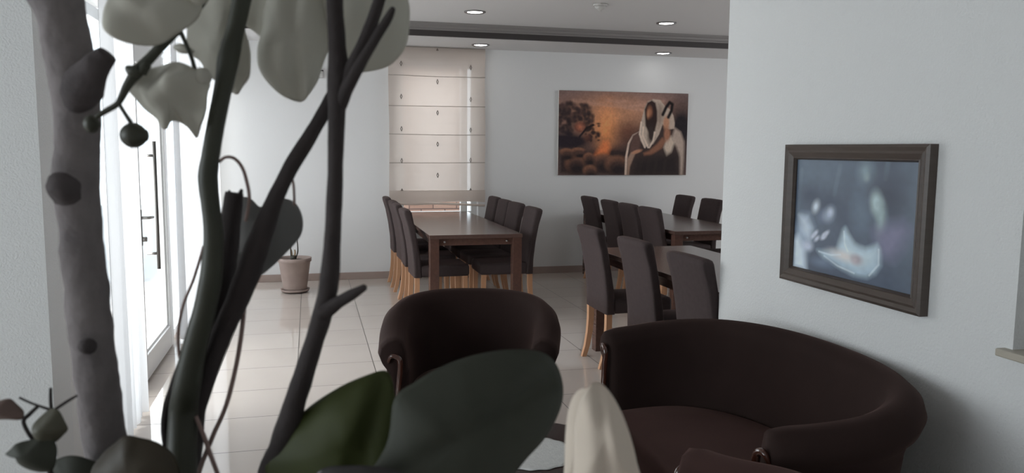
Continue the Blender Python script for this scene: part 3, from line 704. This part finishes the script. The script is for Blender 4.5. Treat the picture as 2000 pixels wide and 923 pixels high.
# ------------------------------------------------------------------ terracotta pot on the floor
t = empty('potted_plant', (-.165, 8.22, 0), 0, 'terracotta pot with bare cut stems on the floor before the back wall', 'potted plant')
bm = B(); lathe(bm, [(.10, .008), (.135, .012), (.145, .035), (.138, .036), (.128, .02), (.02, .018)], n=40); obj('saucer', bm, M_POTT, t, True)
bm = B(); lathe(bm, [(.02, .022), (.112, .022), (.118, .05), (.155, .31), (.166, .315), (.168, .352), (.158, .353), (.150, .32), (.145, .31)], n=40, cap1=False); obj('pot', bm, M_POTT, t, True)
bm = B(); lathe(bm, [(.149, .318), (.10, .326), (.03, .332)], n=32); obj('soil', bm, M_SOIL, t, True)
bm = B(); tube(bm, [(-.01, 0, .325), (-.01, 0, .372)], [.034, .028], 12, 2, .2); obj('stump', bm, M_DSTEM, t, True)
bm = B(); tube(bm, [(.015, 0, .35), (.035, 0, .42), (.030, 0, .55), (.036, 0, .62)], [.006, .006, .005, .004], 8, 4); tube(bm, [(-.03, 0, .35), (-.035, 0, .42), (-.03, 0, .60)], [.006, .005, .004], 8, 4)
obj('stem', bm, M_DSTEM, t, True)
bm = B(); tube(bm, [(0, .01, .35), (.008, .01, .40), (.004, .01, .43)], [.008, .008, .006], 8, 4); tube(bm, [(-.022, .02, .35), (-.028, .02, .42), (-.05, .02, .46)], [.007, .006, .003], 8, 4); obj('dry_shoot', bm, M_DEAD, t, True)

# ------------------------------------------------------------------ foreground: plant stand, pot, orchid, branches
base = at(455, 1180, .56); PX, PY = base.x, base.y; PZ = 1.155      # soil level
st = empty('plant_stand', (PX, PY, 0), 0, 'tall wooden plant stand carrying the orchid pot, below the picture edge', 'plant stand')
bm = B(); lathe(bm, [(.02, .935), (.15, .935), (.155, .945), (.155, .958), (.15, .965), (.02, .965)], n=40); obj('stand_top', bm, M_WOOD, st, True)
for k in range(3):
    an = .4+k*2*PI/3; bm = B(); tube(bm, [(.10*math.cos(an), .10*math.sin(an), .94), (.15*math.cos(an), .15*math.sin(an), 0.0)], [.016, .013], 10, 2); obj('leg', bm, M_WOOD, st, True)
orc = empty('potted_orchid', (PX, PY, .966), 0, 'white orchid with green leaves and drooping petals filling the near foreground', 'potted plant')
bm = B(); lathe(bm, [(.02, .966), (.085, .966), (.10, .98), (.122, 1.15), (.126, 1.165), (.119, 1.166), (.112, 1.15), (.10, 1.14)], PX, PY, 40, cap1=False); obj('pot', bm, M_CERAM, orc, True, world=True)
bm = B(); lathe(bm, [(.113, PZ-.008), (.06, PZ+.002), (.02, PZ+.004)], PX, PY, 32); obj('soil', bm, M_SOIL, orc, True, world=True)
def root_pt(dx, dy=0, dz=0): return Vector((PX+dx, PY+dy, PZ-.01+dz))

def branch_parts(segs, name, m, parent, rough=.12, n=12, tip=False):
    bm = B()
    for px, ends in segs:
        pts = [at(x, y, d) for x, y, wd, d in px]; rad = [wd*.5*d/F for x, y, wd, d in px]
        if ends is not None: pts.append(ends); rad.append(rad[-1])
        tube(bm, pts, rad, n, 6, rough, tip)
    return obj(name, bm, m, parent, True, world=True)

# thick grey branch
e = empty('grey_branch', root_pt(-.075, .02), 0, 'thick grey bark branch standing at left edge of the foreground', 'branch', 'decorative branches in the orchid pot')
branch_parts([([(85, -60, 112, .52), (108, 0, 100, .52), (122, 50, 86, .52), (140, 130, 88, .525), (150, 200, 86, .53), (150, 280, 80, .53), (148, 350, 84, .535), (158, 450, 76, .54), (168, 560, 80, .545), (180, 660, 80, .55), (192, 760, 78, .555), (206, 860, 78, .56), (230, 960, 76, .565)], root_pt(-.075, .02))], 'branch_stem', M_BARK, e, .10, 18)
branch_parts([([(148, 205, 50, .522), (160, 172, 76, .514), (184, 138, 58, .509), (198, 120, 46, .508), (210, 106, 36, .507)], None)], 'branch_stub', M_KNOT, e, .16, 16)
branch_parts([([(142, 376, 70, .534), (124, 364, 66, .524), (108, 350, 44, .519)], None)], 'branch_knot', M_KNOT, e, .22, 16, True)
branch_parts([([(172, 675, 36, .540), (165, 675, 26, .529)], None)], 'branch_knot', M_KNOT, e, .25, 12, True)

# dark forked branch
e = empty('forked_branch', root_pt(.045, -.02), 0, 'dark forked twig rising through the centre of the orchid petals', 'branch', 'decorative branches in the orchid pot')
branch_parts([([(652, -60, 30, .50), (654, 0, 32, .50), (658, 90, 34, .50), (662, 160, 46, .50), (658, 220, 34, .50), (655, 340, 30, .50), (650, 450, 32, .505), (644, 540, 36, .51), (632, 605, 38, .515), (606, 690, 38, .52), (578, 780, 44, .53), (552, 870, 52, .54), (528, 960, 52, .55)], root_pt(.045, -.02))], 'branch_stem', M_TWIG, e, .08, 14)
branch_parts([([(660, 205, 34, .50), (680, 150, 30, .498), (706, 95, 26, .496), (728, 40, 24, .495), (744, -10, 23, .494), (758, -60, 22, .49)], None)], 'side_twig', M_TWIG, e, .08, 12)
branch_parts([([(664, 205, 30, .500), (680, 168, 26, .494), (702, 128, 22, .488), (732, 78, 19, .485), (758, 35, 17, .483), (768, 16, 10, .482)], None)], 'side_twig', M_TWIG, e, .1, 12, True)
branch_parts([([(630, 610, 36, .512), (660, 590, 26, .508), (690, 573, 20, .505), (713, 560, 13, .503)], None)], 'broken_twig', M_TWIG, e, .12, 12, True)
# leaning branch
e = empty('leaning_branch', root_pt(-.02, -.03), 0, 'dark twig leaning left from behind the forked twig down to the pot', 'branch', 'decorative branches in the orchid pot')
branch_parts([([(654, 175, 22, .53), (640, 205, 26, .53), (612, 255, 28, .53), (578, 310, 30, .53), (556, 350, 30, .532), (535, 395, 34, .535), (512, 455, 42, .54), (490, 520, 48, .545), (462, 590, 44, .55), (432, 655, 40, .555), (402, 730, 44, .56), (372, 810, 50, .565), (350, 900, 56, .57)], root_pt(-.02, -.03))], 'branch_stem', M_TWIG, e, .10, 14)
# short cut branch with ragged top
e = empty('cut_branch', root_pt(-.035, .0), 0, 'short dark cut branch with ragged top in front of the shaded petal', 'branch', 'decorative branches in the orchid pot')
branch_parts([([(458, 376, 34, .555), (452, 420, 40, .556), (444, 480, 42, .558), (432, 550, 46, .56), (414, 640, 46, .565), (390, 740, 46, .57), (368, 860, 50, .575)], root_pt(-.035, .0))], 'branch_stem', M_TWIG, e, .14, 14)
branch_parts([([(446, 400, 14, .553), (448, 372, 5, .553)], None), ([(464, 396, 18, .553), (472, 370, 6, .553)], None)], 'splinter', M_TWIG, e, .1, 8, True)
branch_parts([([(362, 700, 22, .56), (338, 755, 15, .56), (324, 800, 14, .56), (322, 850, 14, .56), (334, 900, 16, .565), (350, 950, 18, .57)], None)], 'side_twig', M_TWIG, e, .1, 10, True)

# orchid stems
branch_parts([([(485, -60, 36, .515), (472, 0, 36, .515), (459, 60, 36, .515), (447, 110, 42, .515), (438, 160, 36, .516), (424, 230, 34, .517), (412, 300, 34, .518), (406, 345, 38, .52), (411, 400, 36, .522), (417, 460, 38, .525), (412, 540, 42, .53), (398, 610, 44, .535), (380, 680, 46, .54), (364, 760, 52, .545), (356, 850, 56, .55)], root_pt(-.03, -.04))], 'flower_stem', M_STEM, orc, .05, 16)
fs = branch_parts([([(420, -50, 18, .49), (395, 0, 19, .49), (360, 40, 20, .49), (328, 75, 21, .49), (298, 108, 20, .49), (270, 138, 24, .49), (250, 165, 18, .49), (236, 193, 14, .49), (228, 204, 12, .49), (208, 216, 11, .49), (188, 228, 10, .49)], None)], 'flower_stem', M_STEM, orc, .06, 12)
branch_parts([([(231, 200, 8, .49), (243, 220, 8, .49), (256, 240, 9, .49)], None)], 'bud_stalk', M_STEM, fs, .03, 8)
branch_parts([([(272, 138, 28, .488), (258, 138, 26, .487), (248, 132, 14, .486)], None), ([(276, 140, 24, .488), (286, 128, 18, .487), (290, 134, 10, .487)], None), ([(340, 64, 18, .488), (350, 60, 14, .487)], None)], 'stem_node', M_STEM, fs, .2, 10, True)
def bud(x, y, r, d, sq=1):
    bm = B(); bmesh.ops.create_uvsphere(bm, u_segments=24, v_segments=16, radius=r*d/F)
    for v in bm.verts:
        k = v.co.length; v.co *= 1+.06*math.sin(3*math.atan2(v.co.y, v.co.x)); v.co.z *= sq
        if v.co.x > 0 and abs(v.co.z) < r*d/F*.4: v.co.x *= 1.12
    c_ = at(x, y, d)
    for v in bm.verts: v.co += c_
    return obj('flower_bud', bm, M_BUD, orc, True, world=True)
bud(260, 264, 25, .49, .95); bud(178, 242, 15, .495, 1.15)

def blade(name, outline, d, bulge, m, parent, tilt=(0, 0), ruf=0, thick=.0012, crease=None, seed=0, sub=5):
    """petal or leaf: rounded outline lofted inward, curved out of plane, real thickness"""
    pl = outline+[outline[0]]
    P = []
    n = len(outline)
    for i in range(n):
        p0, p1, p2, p3 = (np.array(outline[j % n], float) for j in (i-1, i, i+1, i+2))
        for k in range(sub):
            t = k/sub; P.append(.5*((2*p1)+(-p0+p2)*t+(2*p0-5*p1+4*p2-p3)*t*t+(-p0+3*p1-3*p2+p3)*t**3))
    cx = sum(p[0] for p in P)/len(P); cyy = sum(p[1] for p in P)/len(P)
    size = max(max(abs(p[0]-cx) for p in P), max(abs(p[1]-cyy) for p in P))
    bm = B(); R = []
    for s in (1, .93, .84, .72, .58, .43, .28, .13):
        ring = []
        for p in P:
            x = cx+(p[0]-cx)*s; y = cyy+(p[1]-cyy)*s
            dd = d - bulge*(1-s*s) + tilt[0]*(x-cx)/size + tilt[1]*(y-cyy)/size
            if crease:
                (ax, ay), (bx, by) = crease; L = math.hypot(bx-ax, by-ay); q = abs((bx-ax)*(ay-y)-(ax-x)*(by-ay))/L
                dd += .35*abs(bulge)*math.exp(-(q/(size*.10))**2)
            if ruf: dd += ruf*noise.noise(Vector((x*.02+seed, y*.02, 1.7)))
            ring.append(bm.verts.new(at(x, y, d)+fw*(dd-d)))
        R.append(ring)
    N = len(P)
    for a, b in zip(R, R[1:]):
        for i in range(N): bm.faces.new((a[i], a[(i+1) % N], b[(i+1) % N], b[i]))
    cv = bm.verts.new(sum((v.co for v in R[-1]), Vector())/N)
    for i in range(N): bm.faces.new((R[-1][i], R[-1][(i+1) % N], cv))
    bmesh.ops.recalc_face_normals(bm, faces=bm.faces[:])
    if thick: bmesh.ops.solidify(bm, geom=bm.faces[:], thickness=thick)
    return obj(name, bm, m, parent, True, world=True)
def flower(cpx, d):
    bm = B(); bmesh.ops.create_uvsphere(bm, u_segments=12, v_segments=8, radius=.006)
    for v in bm.verts: v.co = v.co+at(*cpx, d)
    return obj('flower', bm, M_PETAL, orc, True, world=True)
# blossom A (top left)
fa = flower((388, -10), .475)
blade('petal', [(212, 52), (222, 12), (250, -32), (320, -50), (380, -22), (384, 8), (362, 40), (325, 68), (290, 83), (250, 85), (225, 74)], .475, .010, M_PETAL, fa, (.01, .01), .006, seed=1)
blade('petal', [(352, 78), (375, 32), (405, 0), (440, -30), (478, -20), (482, 50), (492, 105), (488, 145), (474, 166), (462, 182), (448, 178), (425, 162), (400, 142), (378, 112), (356, 98)], .545, .012, M_PETAL, fa, (-.01, .01), .008, seed=2)
# blossom B (torn petal facing down)
fb = flower((395, 150), .50)
blade('petal', [(257, 172), (279, 150), (309, 135), (339, 125), (369, 129), (399, 145), (416, 165), (411, 185), (401, 205), (396, 230), (384, 245), (371, 266), (359, 250), (344, 237), (331, 236), (326, 252), (309, 247), (289, 227), (269, 210), (259, 192)], .505, .012, M_PETAL, fb, (0, .01), .014, seed=3, sub=4)
blade('petal', [(338, 92), (350, 84), (372, 92), (382, 102), (372, 106), (352, 104)], .515, .004, M_PETAL, fb, ruf=.004, seed=8)
branch_parts([([(352, 60, 9, .50), (366, 92, 8, .505), (376, 118, 8, .508), (380, 135, 10, .51)], None)], 'flower_stalk', M_STEM, orc, .03, 8)
# blossom C (large, top centre)
fc = flower((640, -15), .53)
blade('petal', [(506, 108), (512, 60), (518, 10), (530, -40), (590, -60), (645, -40), (650, 30), (642, 90), (629, 132), (620, 165), (606, 191), (586, 200), (558, 191), (530, 167), (513, 140)], .54, .018, M_PETAL, fc, (.008, -.01), .006, crease=((575, -40), (588, 190)), seed=4)
blade('petal', [(464, -25), (520, -45), (575, -30), (570, 40), (540, 70), (512, 72), (494, 60), (476, 46), (466, 20)], .575, .006, M_PETAL, fc, (0, 0), .005, seed=5)
blade('petal', [(638, -30), (700, -60), (770, -45), (795, -5), (798, 40), (792, 80), (776, 108), (750, 127), (715, 138), (685, 141), (660, 112), (642, 60)], .55, .014, M_PETAL, fc, (.01, .005), .005, seed=6)
# drooping petal pair, its shade put into the darker colour
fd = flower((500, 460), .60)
blade('petal', [(472, 388), (486, 385), (499, 391), (512, 404), (527, 395), (552, 388), (574, 392), (587, 407), (592, 428), (587, 454), (575, 474), (552, 498), (529, 518), (502, 539), (473, 544), (450, 535), (436, 522), (440, 470), (450, 420), (460, 395)], .60, .014, M_PETAL_SHADE, fd, (0, .01), .006, seed=7)
# cream petal at bottom, close to camera
fe = flower((1178, 1000), .43)
blade('petal', [(1104, 980), (1103, 900), (1105, 835), (1114, 788), (1130, 762), (1148, 758), (1160, 790), (1160, 900), (1158, 980)], .435, .006, M_CREAM, fe, (-.004, 0), .003, seed=9)
blade('petal', [(1120, 985), (1119, 900), (1123, 830), (1133, 782), (1152, 756), (1170, 751), (1188, 762), (1206, 788), (1222, 822), (1235, 862), (1245, 905), (1252, 985)], .425, .012, M_CREAM, fe, (.006, -.006), .004, crease=((1172, 760), (1180, 980)), seed=10)
branch_parts([([(1178, 985, 14, .43), (1150, 1080, 14, .45), (1000, 1160, 14, .48), (800, 1200, 14, .52)], root_pt(.06, -.03, .01))], 'flower_stem', M_STEM, orc, .04, 8)
# aerial roots / thin tendrils
for px in ([(428, 316, 6, .53), (440, 307, 6, .53), (457, 309, 7, .53), (472, 325, 7, .53), (481, 350, 7, .53), (487, 388, 7, .53), (480, 430, 7, .55)],
           [(518, 400, 5, .56), (532, 372, 5, .56), (548, 348, 5, .56), (563, 338, 5, .56), (573, 358, 5, .56), (575, 400, 5, .57)],
           [(398, 480, 6, .54), (378, 545, 6, .54), (358, 595, 6, .54), (348, 650, 7, .54), (352, 700, 7, .54), (370, 740, 7, .54)],
           [(478, 585, 9, .56), (473, 640, 9, .56), (462, 710, 9, .56), (442, 790, 9, .56), (414, 855, 9, .56), (388, 925, 9, .56), (380, 980, 9, .56)],
           [(382, 812, 9, .55), (398, 850, 9, .55), (412, 890, 9, .55), (430, 940, 9, .55), (440, 990, 9, .56)]):
    branch_parts([(px, None)], 'aerial_root', M_ROOT, orc, .03, 8)
# leaves, and one dark leaf-shaped piece
def leaf(outline, d, m, bulge, tilt, crease, seed): return blade('leaf', outline, d, bulge, m, orc, tilt, .0015, .0018, crease, seed)
leaf([(775, 772), (812, 742), (860, 716), (915, 698), (975, 689), (1030, 690), (1070, 702), (1094, 730), (1105, 770), (1098, 815), (1072, 862), (1030, 905), (985, 950), (900, 1010), (780, 1060), (680, 1080), (640, 1060), (690, 960), (760, 860)], .50, M_LEAF2, .022, (.03, -.01), ((1085, 740), (690, 965)), 11)
leaf([(512, 930), (530, 880), (560, 835), (605, 793), (660, 757), (712, 733), (748, 724), (764, 738), (774, 775), (786, 820), (794, 870), (798, 930), (760, 1040), (660, 1090), (560, 1040)], .53, M_LEAF, .018, (-.01, .0), ((750, 735), (672, 1040)), 12)
leaf([(176, 930), (200, 888), (230, 862), (256, 845), (285, 850), (318, 862), (342, 884), (352, 930), (340, 1010), (270, 1050), (200, 1010)], .50, M_LEAF3, .014, (0, .01), None, 13)
leaf([(100, 960), (106, 905), (124, 890), (150, 884), (180, 890), (210, 910), (230, 960), (200, 1010), (130, 1010)], .54, M_LEAF2, .010, (0, .01), None, 14)
leaf([(612, 960), (618, 925), (640, 908), (690, 903), (745, 906), (785, 920), (800, 960), (760, 1030), (660, 1040)], .47, M_CERAM, .008, (0, .01), None, 15)  # dark leaf-shaped piece in pot ceramic, in place of a dark rim

# small leafy sprig at lower left
e = empty('leafy_sprig', root_pt(-.09, .0), 0, 'small sprig with rounded olive leaves at the bottom left corner', 'plant')
branch_parts([([(38, 776, 5, .50), (62, 787, 5, .50), (96, 799, 6, .50)], None), ([(99, 757, 6, .50), (99, 780, 7, .50), (101, 805, 7, .50)], None), ([(150, 772, 5, .50), (130, 784, 6, .50), (106, 800, 6, .50)], None),
              ([(75, 792, 7, .50), (58, 808, 8, .50), (46, 822, 8, .50), (56, 846, 8, .50), (74, 870, 9, .50), (92, 905, 10, .50), (110, 960, 11, .51)], root_pt(-.09, .0))], 'sprig_stem', M_TWIG, e, .05, 8)
def sl(o, m, s): blade('leaf', o, .495, .008, m, e, (0, .004), .005, .001, None, s)
sl([(-30, 800), (0, 782), (22, 777), (32, 790), (44, 806), (38, 820), (5, 820), (-30, 818)], M_SPRIGP, 21)
sl([(60, 842), (66, 826), (86, 806), (104, 796), (120, 800), (127, 822), (131, 838), (118, 852), (100, 868), (84, 872), (68, 862)], M_SPRIG, 22)
sl([(12, 886), (26, 874), (40, 862), (66, 856), (92, 850), (106, 862), (110, 890), (104, 915), (84, 923), (52, 921), (34, 908), (28, 890)], M_LEAF2, 23)
